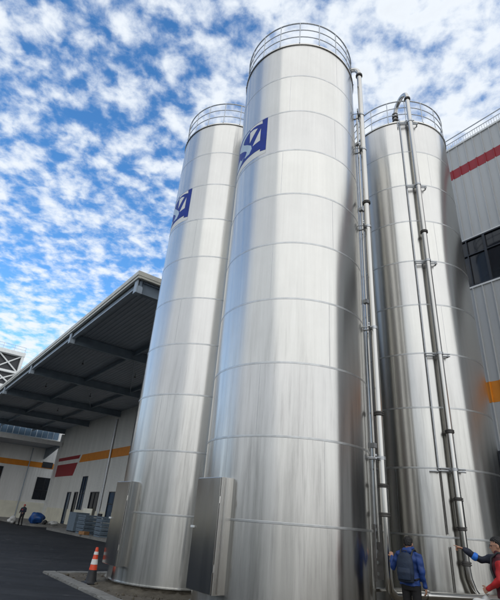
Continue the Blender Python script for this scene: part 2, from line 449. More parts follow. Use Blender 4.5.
def fill_pipe(t, x, y, roof_to, peak, couplings, brackets, low, span=(-.26, .13)):
    r = .078; ang = math.atan2(y, x)
    pts = [Vector(p) for p in low]
    pts += [Vector((x, y, z)) for z in (2.2, 5, 8, 11, 14)]
    rt = Vector(roof_to)
    pts += bend((x, y, peak-.38), (x, y, peak), (x + (rt.x-x)*.42, y + (rt.y-y)*.42, peak-.03), 8)
    pts += bend((x + (rt.x-x)*.62, y + (rt.y-y)*.62, peak-.10), (rt.x, rt.y, peak-.2), rt, 6)
    bm = bmesh.new(); tube(bm, pts, r, 18)
    p = link('fill_pipe', bm, 'pipe', t, 40)
    for z in couplings:
        bm = bmesh.new(); coupling(bm, x, y, z); link('coupling', bm, 'darksteel', p, 40)
    for z in brackets:
        bm = bmesh.new(); bracket(bm, x, y, z, ang, math.hypot(x, y)-RS+.02, *span); link('bracket', bm, 'galv', p, 40)
    return p
BX, BY = 1.198, -1.687; BA = math.atan2(BY, BX)
bp = fill_pipe(sB, BX, BY, (.80, -1.12, TOP+.10), TOP+.72, (TOP+.32, 10.04, 4.05, 2.54, 2.01), (13.6, 12.1, 9.2, 6.15, 3.1),
               [(BX+.95, BY+.06, .60), (BX+.5, BY+.02, .60), (BX+.16, BY, .62), (BX+.03, BY, .72), (BX, BY, .9)])
bm = bmesh.new(); tube(bm, [(BX, BY, 2.03), (BX, BY, 2.52)], .098, 18); link('pipe_sleeve', bm, 'pipe', bp, 40)
CX, CY = -1.348, -1.53
cp = fill_pipe(sC, CX, CY, (-1.12, -.80, TOP+.12), TOP+1.36, (TOP+.92, 10.1, 4.04, 2.49, 1.89, 1.2), (14.95, 12.0, 9.05, 6.1, 3.15),
               [(CX+.75, CY-.40, .33), (CX+.42, CY-.25, .37), (CX+.20, CY-.13, .50), (CX+.07, CY-.05, .70), (CX+.01, CY-.01, .92), (CX, CY, 1.15)], (-.34, .30))
bm = bmesh.new(); tube(bm, [(CX, CY, 1.92), (CX, CY, 2.46)], .098, 18); link('pipe_sleeve', bm, 'pipe', cp, 40)
# valve on the goose neck of C
bm = bmesh.new()
q0 = Vector((-1.125, -.83, TOP+.62))
for s in (-.10, .06, .2):
    tube(bm, [q0+Vector((0, 0, s)), q0+Vector((0, 0, s+.06))], .115, 14)
link('valve', bm, 'darksteel', cp, 40)
# conduits
def conduit(t, pts, r=.022, mat='galv'):
    bm = bmesh.new(); tube(bm, pts, r, 10); return link('conduit', bm, mat, t, 40)
a = BA + R(7); cx_, cy_ = (RS+.10)*math.cos(a), (RS+.10)*math.sin(a)
cd = conduit(sB, [(cx_, cy_, z) for z in (1.5, 5, 9, 13.9)], .028, 'pipe')
for z in (3.4, 7.0, 10.0, 12.6):
    bm = bmesh.new(); box(bm, cx_-.07, cx_+.07, cy_-.06, cy_+.06, z-.05, z+.05); link('clamp', bm, 'galv', cd)
a2 = BA + R(13); x2, y2 = (RS+.06)*math.cos(a2), (RS+.06)*math.sin(a2)
conduit(sB, [(x2, y2, z) for z in (1.2, 6, 12.8)], .018)
# C conduit: az 23.55 from the camera
ca = math.atan2(-1.62, -1.03)
def cpt(off, z, da=0): return ((RS+off)*math.cos(ca+R(da)), (RS+off)*math.sin(ca+R(da)), z)
ang_c = math.atan2(CY, CX)
def con(da, z, off=.09): return ((RS+off)*math.cos(ang_c+da), (RS+off)*math.sin(ang_c+da), z)
DA = -R(9.6)
conduit(sC, [con(DA, z) for z in (3.12, 6, 10, TOP+.02)] , .022)
conduit(sC, [con(DA, 3.10), con(DA-R(2.5), 3.11), con(DA-R(6.5), 3.11)], .022)
conduit(sC, [con(DA+R(1.2), z) for z in (1.75, 3.2)], .015, 'darksteel')
conduit(sC, [con(DA+R(2.0), z) for z in (.5, 1.5)], .014, 'darksteel')
bm = bmesh.new()
for da in (DA, ):
    tube(bm, [con(da-R(2), TOP-.12, .05), con(R(5), TOP-.12, .16)], .022, 8)
    tube(bm, [con(da-R(2), TOP-.04, .05), con(da-R(2), TOP-.34, .05)], .02, 8)
link('pipe_support', bm, 'galv', sC, 40)

# perforated bracket plate and steel base frame between the silos
def holes_plate(loc, rz, w, h, cols, rows, label):
    out = [(-w/2, 0), (w/2, 0), (w/2, h), (-w/2, h)]
    hs = [circle(-w/2 + w*(i+.5)/cols, h*(j+.5)/rows, .032, 14) for i in range(cols) for j in range(rows)]
    bm = flat(out, hs, .006)
    for v in bm.verts: v.co = (v.co.x, v.co.z, v.co.y)
    bmesh.ops.recalc_face_normals(bm, faces=bm.faces[:])
    o = link('perforated_plate', bm, 'darksteel'); o.location = loc; o.rotation_euler = (0, 0, rz)
    return o
bB = Vector((SILO['B'][0], SILO['B'][1], 0))
def LB(n, d, z): return bB + W(n, d, z)
t = thing('support_frame', 'low steel frame with perforated plates standing at the foot of the middle silo', 'frame', LB(1.15, -1.45, .02), YAW)
for (x, y, rz, w, c) in ((-.12, .10, -50, .34, 2), (.42, .18, -50, .34, 2)):
    p = holes_plate((x, y, .80), R(rz), w, 1.0, c, 5, ''); p.parent = t
for z in (.66, .40):
    bm = bmesh.new(); box(bm, -.30, .75, -.05, .05, z-.03, z+.03); bevel(bm, .006); o = link('cross_bar', bm, 'pipe', t)
for x in (-.28, .73):
    bm = bmesh.new(); box(bm, x-.03, x+.03, -.046, .046, 0, .628); link('leg', bm, 'galv', t)
for x in (-.12, .42):
    bm = bmesh.new(); box(bm, x-.02, x+.02, .02, .10, .692, .83); link('plate_foot', bm, 'galv', t)
# low horizontal transfer pipe from the middle silo to the right hand silo
p0 = LB(BX+.96, BY+.06, .60); p1 = Vector((SILO['C'][0], SILO['C'][1], 0)) + W(CX+1.5, CY-.76, .58)
t = thing('transfer_pipe', 'thick low horizontal steel pipe running behind the two visitors on the right', 'pipe', (p0.x, p0.y, 0))
def rel(p): return Vector(p) - Vector((p0.x, p0.y, 0))
bm = bmesh.new(); pd = (p1-p0).normalized()
tube(bm, [rel(p0+pd*.02), rel(p0.lerp(p1, .5)), rel(p1+pd*.9)], .075, 18); link('pipe_run', bm, 'pipe', t, 40)
for f in (.08, .55, .95):
    q = rel(p0.lerp(p1, f)); bm = bmesh.new()
    tube(bm, [q-pd*.03, q+pd*.03], .10, 16); link('flange', bm, 'pipe', t, 40)
    bm = bmesh.new(); box(bm, q.x-.03, q.x+.03, q.y-.03, q.y+.03, .02, q.z-.076); link('stand', bm, 'galv', t)
bm = bmesh.new(); pn = Vector((-pd.y, pd.x, 0))*.12
tube(bm, [rel(p0+pn+Vector((0, 0, -.17))), rel(p1+pd*.9+pn+Vector((0, 0, -.17)))], .03, 10); link('drain_pipe', bm, 'darksteel', t, 40)

# ------------------------------------------------------------------ warehouse (long wall at n = 17.2)
WN = 17.2
def origin(n, d): return W(n, d, 0)
def rib_wall(bm, y0, y1, z0, z1, pitch, depth, x=0.0, wid=.045, holes=(), sill=None):
    """ribbed sheet in the plane x, facing -x; holes = (y0,y1,z0,z1)"""
    zs = sorted({z0, z1, *[h[2] for h in holes], *[h[3] for h in holes]})
    ys = []
    y = y0
    while y < y1 - 1e-6:
        y2 = min(y+pitch, y1)
        ys.append((y, y2)); y = y2
    for a, b in ys:
        cuts = sorted({a, b, *[v for h in holes for v in h[:2] if a < v < b]})
        for c0, c1 in zip(cuts, cuts[1:]):
            for s0, s1 in zip(zs, zs[1:]):
                my, mz = (c0+c1)/2, (s0+s1)/2
                if any(h[0] < my < h[1] and h[2] < mz < h[3] for h in holes): continue
                prof = [(x, c0)]
                if c0 == a and c1-c0 > wid*1.6:
                    prof = [(x, c0), (x-depth, c0+wid*.22), (x-depth, c0+wid*.78), (x, c0+wid)]
                prof.append((x, c1))
                lo = [bm.verts.new((p, q, s0)) for p, q in prof]; hi = [bm.verts.new((p, q, s1)) for p, q in prof]
                for i in range(len(prof)-1): bm.faces.new((lo[i+1], lo[i], hi[i], hi[i+1]))
def window(parent, y0, y1, z0, z1, ny, zt=None, x=0.0, glass='glass', fr='frame', name='window', fw=.05, depth=.10):
    """framed window in the wall plane x, y0<y1; panes ny across, transom at zt"""
    bm = bmesh.new(); xo, xi = x-.045, x+depth
    box(bm, xo, xi, y0, y0+fw, z0, z1); box(bm, xo, xi, y1-fw, y1, z0, z1)
    box(bm, xo+.001, xi, y0+fw, y1-fw, z0, z0+fw); box(bm, xo+.001, xi, y0+fw, y1-fw, z1-fw, z1)
    for i in range(1, ny):
        yc = y0 + (y1-y0)*i/ny; box(bm, xo+.004, xi-.002, yc-fw*.5, yc+fw*.5, z0+fw, z1-fw)
    if zt: box(bm, xo+.007, xi-.004, y0+fw, y1-fw, zt-fw*.5, zt+fw*.5)
    f = link(name, bm, fr, parent)
    bm = B(x+.03, x+.04, y0+fw*.6, y1-fw*.6, z0+fw*.6, z1-fw*.6); link('pane', bm, glass, f)
    return f
def band(parent, poly, mat, name='painted_band', x=-.034, th=.012):
    """flat painted panel lying on the ribs; poly = (y,z)"""
    bm = bmesh.new(); vs = [bm.verts.new((x, y, z)) for y, z in poly]; f = bm.faces.new(vs)
    e = bmesh.ops.extrude_face_region(bm, geom=[f])
    bmesh.ops.translate(bm, verts=[v for v in e['geom'] if isinstance(v, bmesh.types.BMVert)], vec=(th, 0, 0))
    bmesh.ops.recalc_face_normals(bm, faces=bm.faces[:])
    return link(name, bm, mat, parent)

wh = thing('warehouse', 'long grey ribbed warehouse with orange and red wall bands and a deep canopy', 'warehouse', origin(WN, 0), YAW)
# --- tall block beside the silos (d from -12 to 16.6)
TW0, TW1 = -12.0, 16.6; TT = 19.15
hl = [(-4.0, 9.9, 11.33, 13.66), (-2, 8.6, 1.1, 4.62)]
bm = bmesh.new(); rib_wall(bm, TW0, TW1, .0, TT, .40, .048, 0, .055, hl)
wl = link('wall', bm, 'sheet_darker', wh)
bm = bmesh.new(); box(bm, .2, 30, TW0, TW1, 0, TT-.05); link('rear_block', bm, 'sheet_darker', wh)
def rib_band(y0, y1, z0, z1, mat):
    """painted stretch of the ribbed sheet: same ribs, 3 mm proud"""
    bm = bmesh.new(); rib_wall(bm, y0, y1, z0, z1, .40, .048, -.004, .055); return link('painted_band', bm, mat, wh)
rib_band(TW0, TW1, 17.28, 17.84, 'red')
rib_band(TW0, TW1, 6.36, 7.16, 'orange')
bm = bmesh.new(); box(bm, -.06, .25, TW0-.02, TW1+.02, TT, TT+.10); link('coping', bm, 'white', wh)
bm = bmesh.new(); box(bm, -.05, .02, -4.1, 10, 11.25, 11.325); box(bm, -.05, .02, -4.1, 10, 13.665, 13.71); link('flashing', bm, 'white', wh)
for i in range(9):
    y1 = 9.9 - i*1.545; window(wh, y1-1.545, y1-.002, 11.332, 13.658, 2, 12.86, 0)
for i in range(4):
    y1 = 8.6 - i*2.65; window(wh, y1-2.648, y1, 1.1, 4.62, 3, 3.4, 0)
bm = bmesh.new(); tube(bm, [(.05, TW0, TT+.78), (.05, TW1, TT+.78)], .028, 8)
rl = link('roof_railing', bm, 'galv', wh, 60)
bm = bmesh.new(); tube(bm, [(.05, TW0, TT+.50), (.05, TW1, TT+.50)], .02, 8); link('rail', bm, 'galv', rl, 60)
y = TW0+.1; k = 0
bm = bmesh.new()
while y < TW1:
    tube(bm, [(.05, y, TT+.09), (.05, y, TT+.50)], .014, 6); y += .115
o = link('balusters', bm, 'white', rl, 60); o['kind'] = 'stuff'
# --- low block under the canopy (d from 16.7 to 62.6)
L0, L1 = 16.7, 62.5
holes = [(54.25, 55.5, .16, 3.33), (51.95, 53.05, .16, 3.33), (49.95, 51.5, 1.58, 4.86), (45.85, 48.15, .16, 3.33), (41.85, 43.3, .95, 3.33), (36, 38.3, .16, 3.33)]
bm = bmesh.new(); rib_wall(bm, L0, L1, 1.62, 11.0, .30, .025, 0, .05, holes)
link('wall', bm, 'sheet', wh)
bm = bmesh.new()
segs = sorted([h for h in holes if h[2] < 1.0], key=lambda h: h[0]); y = L0
for h in segs:
    link('lower_wall', B(-.05, .1, y, h[0], 0, 1.615), 'wainscot', wh); y = h[1]
    if h[2] > .5: link('lower_wall', B(-.05, .1, h[0], h[1], 0, h[2]), 'wainscot', wh)
link('lower_wall', B(-.05, .1, y, L1, 0, 1.615), 'wainscot', wh)
bm.free()
bm = bmesh.new(); box(bm, .25, 25, L0, L1, 0, 10.9); link('rear_block', bm, 'sheet', wh)
rz_ = .30
band(wh, [(L0, 6.40), (54.0, 6.40), (53.4, 7.22), (L0, 7.22)], 'orange', x=-.026)
band(wh, [(54.35, 6.86), (62.1, 6.86), (62.1, 7.24), (54.05, 7.24)], 'red', x=-.026)
band(wh, [(55.2, 5.05), (62.0, 5.05), (62.0, 6.42), (54.4, 6.42)], 'red', x=-.026)
def door(y0, y1, z1, leaf):
    bm = bmesh.new(); fw = .09
    box(bm, -.06, .12, y0, y0+fw, .16, z1); box(bm, -.06, .12, y1-fw, y1, .16, z1); box(bm, -.059, .12, y0+fw, y1-fw, z1-fw, z1)
    d = link('door', bm, 'frame', wh)
    bm = B(.02, .06, y0+fw+.002, y1-fw-.002, .17, z1-fw-.002); link('door_leaf', bm, leaf, d)
    bm = B(-.02, .018, y0+fw+.12, y0+fw+.15, 1.0, 1.5); link('handle', bm, 'galv', d)
    if y1-y0 > 2:
        bm = B(-.03, .019, (y0+y1)/2-.03, (y0+y1)/2+.03, .17, z1-fw); link('meeting_stile', bm, 'frame', d)
    return d
for h, lf in ((holes[0], 'glass_blue'), (holes[1], 'glass'), (holes[3], 'glass'), (holes[5], 'glass')): door(h[0], h[1], h[3], lf)
window(wh, *holes[2][:2], 1.58, 4.86, 2, 3.2, 0, 'glass_blue')
window(wh, *holes[4][:2], .95, 3.33, 1, 2.3, 0, 'glass_blue')
for y_ in (44.75, 26.6):
    bm = bmesh.new(); tube(bm, [(-.13, y_, .16), (-.13, y_, 10.15)], .10, 12)
    for z in (2, 4.5, 7.8): tube(bm, [(-.13, y_, z-.03), (-.13, y_, z+.03)], .12, 12)
    link('downpipe', bm, 'galv', wh, 40)
bm = bmesh.new(); box(bm, -.34, .12, 62.05, 62.5, 1.617, 10.2); box(bm, -.36, .12, 62.03, 62.52, .15, 1.616); link('corner_column', bm, 'white', wh)
# --- canopy, projecting 11.2 m
CN = 6.0 - WN
zc = 10.93
bm = bmesh.new()
# ribbed soffit deck: corrugation runs along the wall
x = CN+.25
while x < .2:
    x2 = min(x+.25, .2)
    prof = [(x, zc), (x+.03, zc-.022), (x+.09, zc-.022), (x+.12, zc), (x2, zc)]
    lo = [bm.verts.new((p, 16.9, q)) for p, q in prof]; hi = [bm.verts.new((p, 66.8, q)) for p, q in prof]
    for i in range(4): bm.faces.new((lo[i], lo[i+1], hi[i+1], hi[i]))
    x = x2
cn = link('canopy', bm, 'deck', wh)
bm = B(CN+.1, .25, 16.92, 66.8, 11.0, 11.16); link('canopy_roof', bm, 'cream', cn)
bm = bmesh.new()     # stepped gutter fascia
box(bm, CN, CN+.14, 16.75, 66.9, 11.06, 11.27); box(bm, CN+.04, CN+.16, 16.77, 66.9, 10.93, 11.058)
box(bm, CN+.142, .22, 16.75, 16.91, 11.06, 11.27); box(bm, CN+.162, .22, 16.77, 16.91, 10.95, 11.058)
link('fascia', bm, 'cream', cn)
bm = bmesh.new(); box(bm, CN+.22, CN+.34, 16.95, 66.8, 10.66, 10.90); link('edge_beam', bm, 'bluesteel', cn)
bm = bmesh.new(); box(bm, CN+.18, CN+.38, 16.95, 66.8, 10.60, 10.658); link('edge_flange', bm, 'lightsteel', cn)
for i, y_ in enumerate((17.08, 26.1, 35.2, 44.4, 53.5, 62.4)):
    bm = bmesh.new()
    box(bm, CN+.40, -.02, y_-.012, y_+.012, 10.34, 10.89)
    box(bm, CN+.40, -.02, y_-.13, y_+.13, 10.315, 10.338)
    box(bm, CN+.40, -.02, y_-.13, y_+.13, 10.868, 10.889)
    link('canopy_beam', bm, 'bluesteel', cn)
    bm = bmesh.new(); box(bm, CN+.17, CN+.395, y_-.15, y_+.15, 10.30, 10.595); box(bm, CN+.10, CN+.16, y_-.15, y_+.15, 10.30, 10.92)
    link('beam_end', bm, 'lightsteel', cn)
for x_ in (CN+4.2, CN+8.1):
    bm = bmesh.new(); box(bm, x_-.06, x_+.06, 17.22, 66.8, 10.60, 10.866); link('purlin', bm, 'bluesteel', cn)
for i, (y0, y1) in enumerate(((26.2, 35.1), (17.2, 26.0), (35.3, 44.3))):
    bm = bmesh.new(); tube(bm, [(CN+4.3, y0, 10.62), (CN+8.0, y1, 10.62)], .035, 8); link('brace', bm, 'bluesteel', cn, 40)
for y_, x_ in ((30.5, CN+2.4), (39.5, CN+2.4), (39.5, CN+6.2), (49, CN+6.2), (30.5, CN+6.3)):
    bm = bmesh.new(); tube(bm, [(x_, y_, 10.62), (x_, y_, 10.9)], .02, 8); lathe(bm, [(.02, 10.66), (.06, 10.64), (.08, 10.58), (.07, 10.57)], 20, center=(x_, y_), cap=True)
    link('canopy_lamp', bm, 'frame', cn, 40)

# ------------------------------------------------------------------ far warehouse (wall facing us at d = 67.6)
FD = 67.6
fb = thing('far_warehouse', 'far white warehouse behind the man in the red cap, orange band and its own canopy', 'warehouse', origin(0, FD), YAW - PI/2)
# local frame: x = -n... rotate so that local -x faces -d  (local x = d, local y = -n)
fb.rotation_euler = (0, 0, YAW + PI/2)      # local x = +d, local y = -n
def fy(n): return -n
holes = [(-18.68, -16.5, 2.42, 5.13), (-12.15, -9.6, 4.05, 5.97), (-7.5, -3.5, .1, 4.2)]
bm = bmesh.new(); rib_wall(bm, -24, 40, 2.05, 10.0, .36, .02, 0, .05, holes); link('wall', bm, 'sheet_far', fb)
for y0, y1 in ((-24, -7.5), (-3.5, 40)): link('lower_wall', B(-.06, .1, y0, y1, 0, 2.045), 'wainscot', fb)
bm = bmesh.new(); box(bm, .15, 22, -24, 40, 0, 9.9); link('rear_block', bm, 'sheet_far', fb)
band(fb, [(-24, 6.28), (40, 6.28), (40, 6.95), (-24, 6.95)], 'orange', x=-.028)
window(fb, *holes[0], 2, 3.6, 0, 'glass')
window(fb, *holes[1], 2, None, 0, 'glass', 'galv')
bm = B(-.05, .1, -7.4, -3.6, .1, 4.15); dd = link('door', bm, 'deck', fb); bm = B(-.09, -.052, -6.8, -6.6, 1, 1.3); link('handle', bm, 'galv', dd)
bm = bmesh.new(); box(bm, -.12, -.03, -18.05, -16.7, 6.36, 7.08); link('wall_sign', bm, 'frame', fb)
bm = bmesh.new(); tube(bm, [(-.14, -15.0, .0), (-.14, -15.0, 8.6)], .06, 10); link('downpipe', bm, 'deck', fb, 40)
# upper glazed strip above the canopy
for i in range(12):
    y0 = -17.9 + i*3.0; window(fb, y0, y0+2.998, 10.02, 11.9, 4, None, 0, 'glass_pale', 'lightsteel')
bm = bmesh.new(); box(bm, -.1, 21, -24, 40, 11.92, 12.3); link('parapet', bm, 'white', fb)
bm = bmesh.new(); box(bm, .2, 20, -24, 40, 9.95, 11.9); link('upper_block', bm, 'sheet_far', fb)
bm = bmesh.new(); box(bm, -5.7, -.03, -16.9, 40, 8.78, 8.95); c2 = link('canopy', bm, 'deck', fb)
bm = bmesh.new(); box(bm, -5.85, -5.71, -17.0, 40, 8.72, 9.22); box(bm, -5.7, -.03, -17.0, -16.905, 8.74, 9.22); link('fascia', bm, 'white', c2)
bm = B(-5.7, -.03, -16.9, 40, 8.97, 9.1); link('canopy_roof', bm, 'white', c2)
for y_ in (-16.7, -8, 1, 10, 19, 28):
    bm = bmesh.new()
    vs = [bm.verts.new((x, y_+s, z)) for s in (-.08, .08) for x, z in ((-5.6, 8.775), (-5.6, 8.5), (-.05, 7.4), (-.05, 8.775))]
    bm.faces.new(vs[:4][::-1]); bm.faces.new(vs[4:])
    for i in range(4): bm.faces.new((vs[i], vs[(i+1) % 4], vs[4+(i+1) % 4], vs[4+i]))
    link('canopy_bracket', bm, 'bluesteel', c2)

# ------------------------------------------------------------------ white braced structure far behind
tw = thing('braced_tower', 'white cross-braced roof structure with a railing, far off above the canopy edge', 'tower', W(14.4, 94, 0), YAW + PI/2)
TZ0, TZ1 = 21.2, 27.6
bm = B(.7, 14, 0, 26, 0, TZ1-.2); link('tower_body', bm, 'frame', tw)
bm = bmesh.new(); box(bm, -.3, 14.2, -.25, 26, TZ1, TZ1+.75); box(bm, .2, .69, -.2, 26, 0, TZ0); box(bm, -.2, .6, -.2, .3, TZ0+.01, TZ1-.01)
for y_ in (4.5, 9.5, 14.5, 19.5): box(bm, -.2, .6, y_-.25, y_+.25, TZ0+.01, TZ1-.01)
box(bm, -.1, .55, .3, 26, TZ0+2.9, TZ0+3.3); box(bm, -.1, .55, .3, 26, TZ0+.01, TZ0+.5)
link('tower_frame', bm, 'white', tw)
for i, y_ in enumerate((.3, 4.75, 9.75, 14.75)):
    bm = bmesh.new(); w = 4.0
    for (a, b) in (((y_, TZ0+.5), (y_+w, TZ0+2.9)), ((y_, TZ0+2.9), (y_+w, TZ0+.5)), ((y_, TZ0+3.3), (y_+w, TZ1)), ((y_, TZ1), (y_+w, TZ0+3.3))):
        tube(bm, [(.25, a[0], a[1]), (.25, b[0], b[1])], .14, 6)
    link('cross_brace', bm, 'white', tw)
bm = bmesh.new()
for z in (.75+.55, .75+1.1): tube(bm, [(-.1, -.1, TZ1+z), (-.1, 26, TZ1+z)], .035, 6)
rl2 = link('railing', bm, 'galv', tw)
for k in range(14):
    bm = bmesh.new(); tube(bm, [(-.1, -.05+k*2, TZ1+.75), (-.1, -.05+k*2, TZ1+1.86)], .035, 6); link('post', bm, 'galv', rl2)
band(tw, [(2.6, TZ0-1.0), (9, TZ0-1.0), (9, TZ0-.1), (2.6, TZ0-.1)], 'red', 'painted_band', x=.17)

# ------------------------------------------------------------------ traffic cone
cx, cy = -3.40, 13.17
t = thing('traffic_cone', 'orange and white traffic cone with black foot on the pad corner', 'traffic cone', (cx, cy, .022), .5)
bm = B(-.19, .19, -.19, .19, 0, .035); bevel(bm, .012); link('base', bm, 'black', t)
def rc(z): return .135 - (.135-.035)*(z-.03)/.76
def cband(n, z0, z1, m, e=0.0, par=None):
    bm = bmesh.new(); lathe(bm, [(rc(z0)+e, z0), (rc(z1)+e, z1)], 28); return link(n, bm, m, par or t, 60)
bm = bmesh.new(); lathe(bm, [(.16, .035), (.14, .06), (rc(.07), .075), (rc(.30), .30)], 28); link('foot_sleeve', bm, 'black', t, 60)
bm = bmesh.new(); lathe(bm, [(rc(.302), .302), (rc(.77), .77), (.03, .795), (.012, .80)], 28); bd = link('cone_body', bm, 'cone_orange', t, 50)
cband('reflective_band', .42, .535, 'cone_white', .004, bd); cband('reflective_band', .635, .70, 'cone_white', .004, bd)

# ------------------------------------------------------------------ crates and clutter by the warehouse doors
def crate(label, loc, rz, w=1.15, l=.85, h=.235):
    t = thing('plastic_crate', label, 'crate', loc, rz, 'blue grey crates stacked on the pavement')
    bm = bmesh.new()
    box(bm, -w/2, w/2, -l/2, l/2, 0, .02)
    for s in (-1, 1):
        x = s*(w/2-.012); box(bm, x-.012, x+.012, -l/2, l/2, .02, h*.38); box(bm, x-.012, x+.012, -l/2, l/2, h*.55, h*.84)
        y = s*(l/2-.012); box(bm, -w/2+.025, w/2-.025, y-.012, y+.012, .02, h*.38); box(bm, -w/2+.025, w/2-.025, y-.012, y+.012, h*.55, h*.84)
        for q in (-1, 1): box(bm, q*(w/2-.05)-.03, q*(w/2-.05)+.03, s*(l/2-.05)-.03, s*(l/2-.05)+.03, .021, h*.86)
    link('crate_body', bm, 'crate', t)
    bm = bmesh.new()
    for s in (-1, 1):
        box(bm, -w/2-.015, w/2+.015, s*l/2-.02, s*l/2+.02, h*.86, h-.004); box(bm, s*w/2-.02, s*w/2+.02, -l/2+.021, l/2-.021, h*.86, h-.004)
    link('crate_rim', bm, 'crate', t)
    return t
lv = ['lowest', 'second', 'middle', 'fourth', 'topmost']
for (n_, d_, nm, z_) in ((12.75, 34.9, 'the stack left of the standing dark panel', .15), (12.9, 31.9, 'the stack right of the standing dark panel', .15)):
    for k in range(5):
        crate('%s blue grey crate of %s' % (lv[k], nm), W(n_, d_, z_+.238*k), YAW + R(2*((k*7) % 3-1)), 1.1, 1.5 if n_ < 12.8 else 1.1)
t = thing('equipment_box', 'plain blue grey box with flat sides standing left of the crate stacks', 'box', W(12.8, 37.3, .15), YAW)
bm = B(-.5, .5, -.75, .75, .06, 1.26); bevel(bm, .02); link('box_body', bm, 'crate', t)
bm = B(-.52, .52, -.77, .77, 1.262, 1.30); bevel(bm, .008); link('lid', bm, 'crate', t)
for x in (-.4, .4): link('skid', B(x-.06, x+.06, -.74, .74, 0, .058), 'black', t)
t = thing('board', 'cream board leaning behind the plain blue grey box', 'board', W(13.5, 37.7, .15), YAW)
bm = B(-.03, .03, -.95, .95, 0, 1.62); bevel(bm, .008); link('board_panel', bm, 'wainscot', t)
t = thing('panel', 'dark upright panel standing between the two crate stacks', 'panel', W(12.95, 33.55, .15), YAW)
bm = B(-.06, .06, -.3, .3, 0, 1.35); bevel(bm, .01); link('panel_sheet', bm, 'black', t); link('panel_foot', B(-.2, .2, -.25, .25, 0, .05), 'frame', t)
for k, (n_, d_) in enumerate(((13.9, 33.2), (13.95, 32.5))):
    t = thing('gas_cylinder', ('white gas cylinder behind the right crate stack, nearer the panel' if k == 0 else 'white gas cylinder behind the right crate stack, nearer the silo'), 'cylinder', W(n_, d_, .15), 0, 'gas cylinders')
    bm = bmesh.new(); lathe(bm, [(.24, 0), (.25, .03), (.25, 1.6), (.2, 1.75), (.08, 1.83)], 24, cap=True); link('cylinder_body', bm, 'white', t, 40)
    bm = bmesh.new(); lathe(bm, [(.06, 1.83), (.06, 1.93), (.1, 1.94), (.1, 1.97)], 16, cap=True); link('valve', bm, 'galv', t, 40)
t = tag(link('cardboard_box', bevel(B(-.22, .22, -.3, .3, 0, .2), .01), 'card'), 'small brown cardboard box lying at the foot of the crates', 'box'); t.location = W(12.15, 33.7, .15); t.rotation_euler = (0, 0, .9)
# tarpaulin bundle
def lumpy(name, mat, loc, r, label, cat, amp=.1, seed=1, rz=0):
    bm = bmesh.new(); bmesh.ops.create_icosphere(bm, subdivisions=5, radius=1)
    rr = random.Random(seed); ks = [(Vector((rr.uniform(-1, 1), rr.uniform(-1, 1), rr.uniform(-1, 1))).normalized(), rr.uniform(3, 9), rr.uniform(0, 6)) for _ in range(12)]
    for v in bm.verts:
        p = v.co.copy(); a = sum(math.sin(k.dot(p)*f+ph)/f for k, f, ph in ks)
        p *= 1 + amp*a*1.6
        p.z = max(p.z, -.82)
        v.co = (p.x*r[0], p.y*r[1], (p.z+.82)*r[2])
    o = link(name, bm, mat, None, 60); o.location = loc; o.rotation_euler = (0, 0, rz); return tag(o, label, cat)
lumpy('tarpaulin_bundle', 'tarp', W(13.1, 49.9, .15), (.62, .6, .55), 'large bundle wrapped in shiny blue tarpaulin beside the man in the red cap', 'bundle', .16, 4, .3)
lumpy('sack', 'sack', W(11.3, 51.3, .0), (.36, .42, .35), 'white sack lying left of the man in the red cap', 'sack', .14, 6)
lumpy('sack', 'sack', W(14.3, 48.3, .15), (.4, .5, .2), 'flat white sack lying at the foot of the corner column', 'sack', .2, 9)
lumpy('sack', 'black', W(13.6, 48.6, .15), (.2, .22, .2), 'small black bag between the blue bundle and the flat white sack', 'sack', .2, 12)

# ------------------------------------------------------------------ people
def limb(bm, pts, rads, seg=14): 
    # rounded ends
    tube(bm, pts, rads, seg)
    for p, r in ((pts[0], rads[0]), (pts[-1], rads[-1])): blob(bm, p, r, r, r, 12, 8)
def hand(bm, wrist, direc, palm, side, curl=(25, 25, 25, 25), k=1.0):
    """palm: direction the palm faces; side: +1 if the thumb is on direc x palm side"""
    f = Vector(direc).normalized(); p = Vector(palm); p = (p - f*p.dot(f)).normalized(); s = f.cross(p)*side
    w = Vector(wrist)
    ellipses(bm, [(w, s*.026*k, p*.020*k), (w+f*.03*k, s*.036*k, p*.016*k), (w+f*.065*k, s*.042*k, p*.014*k), (w+f*.09*k, s*.040*k, p*.011*k)], 14)
    ln = (.072, .08, .075, .06)
    for i in range(4):
        b = w + f*(.085-(.004 if i in (0, 3) else 0))*k + s*(.030-.020*i)*k
        pts = [b - f*.02*k, b]; d = f.copy(); c = R(curl[i])
        for j, fr in enumerate((.46, .31, .23)):
            d = (Matrix.Rotation(c, 3, f.cross(p)) @ d).normalized()
            pts.append(pts[-1] + d*ln[i]*fr*k)
        tube(bm, pts, [.0085*k, .0085*k, .0085*k, .0078*k, .0062*k], 8)
        blob(bm, pts[-1], .0062*k, .0062*k, .0062*k, 8, 6)
    b = w + f*.025*k + s*.026*k
    d1 = (f*.65 + s*.75 + p*.25).normalized(); d2 = (f*.92 + s*.3 + p*.3).normalized()
    tube(bm, [b, b+d1*.038*k, b+d1*.038*k+d2*.032*k, b+d1*.038*k+d2*.056*k], [.013*k, .011*k, .0095*k, .007*k], 8)
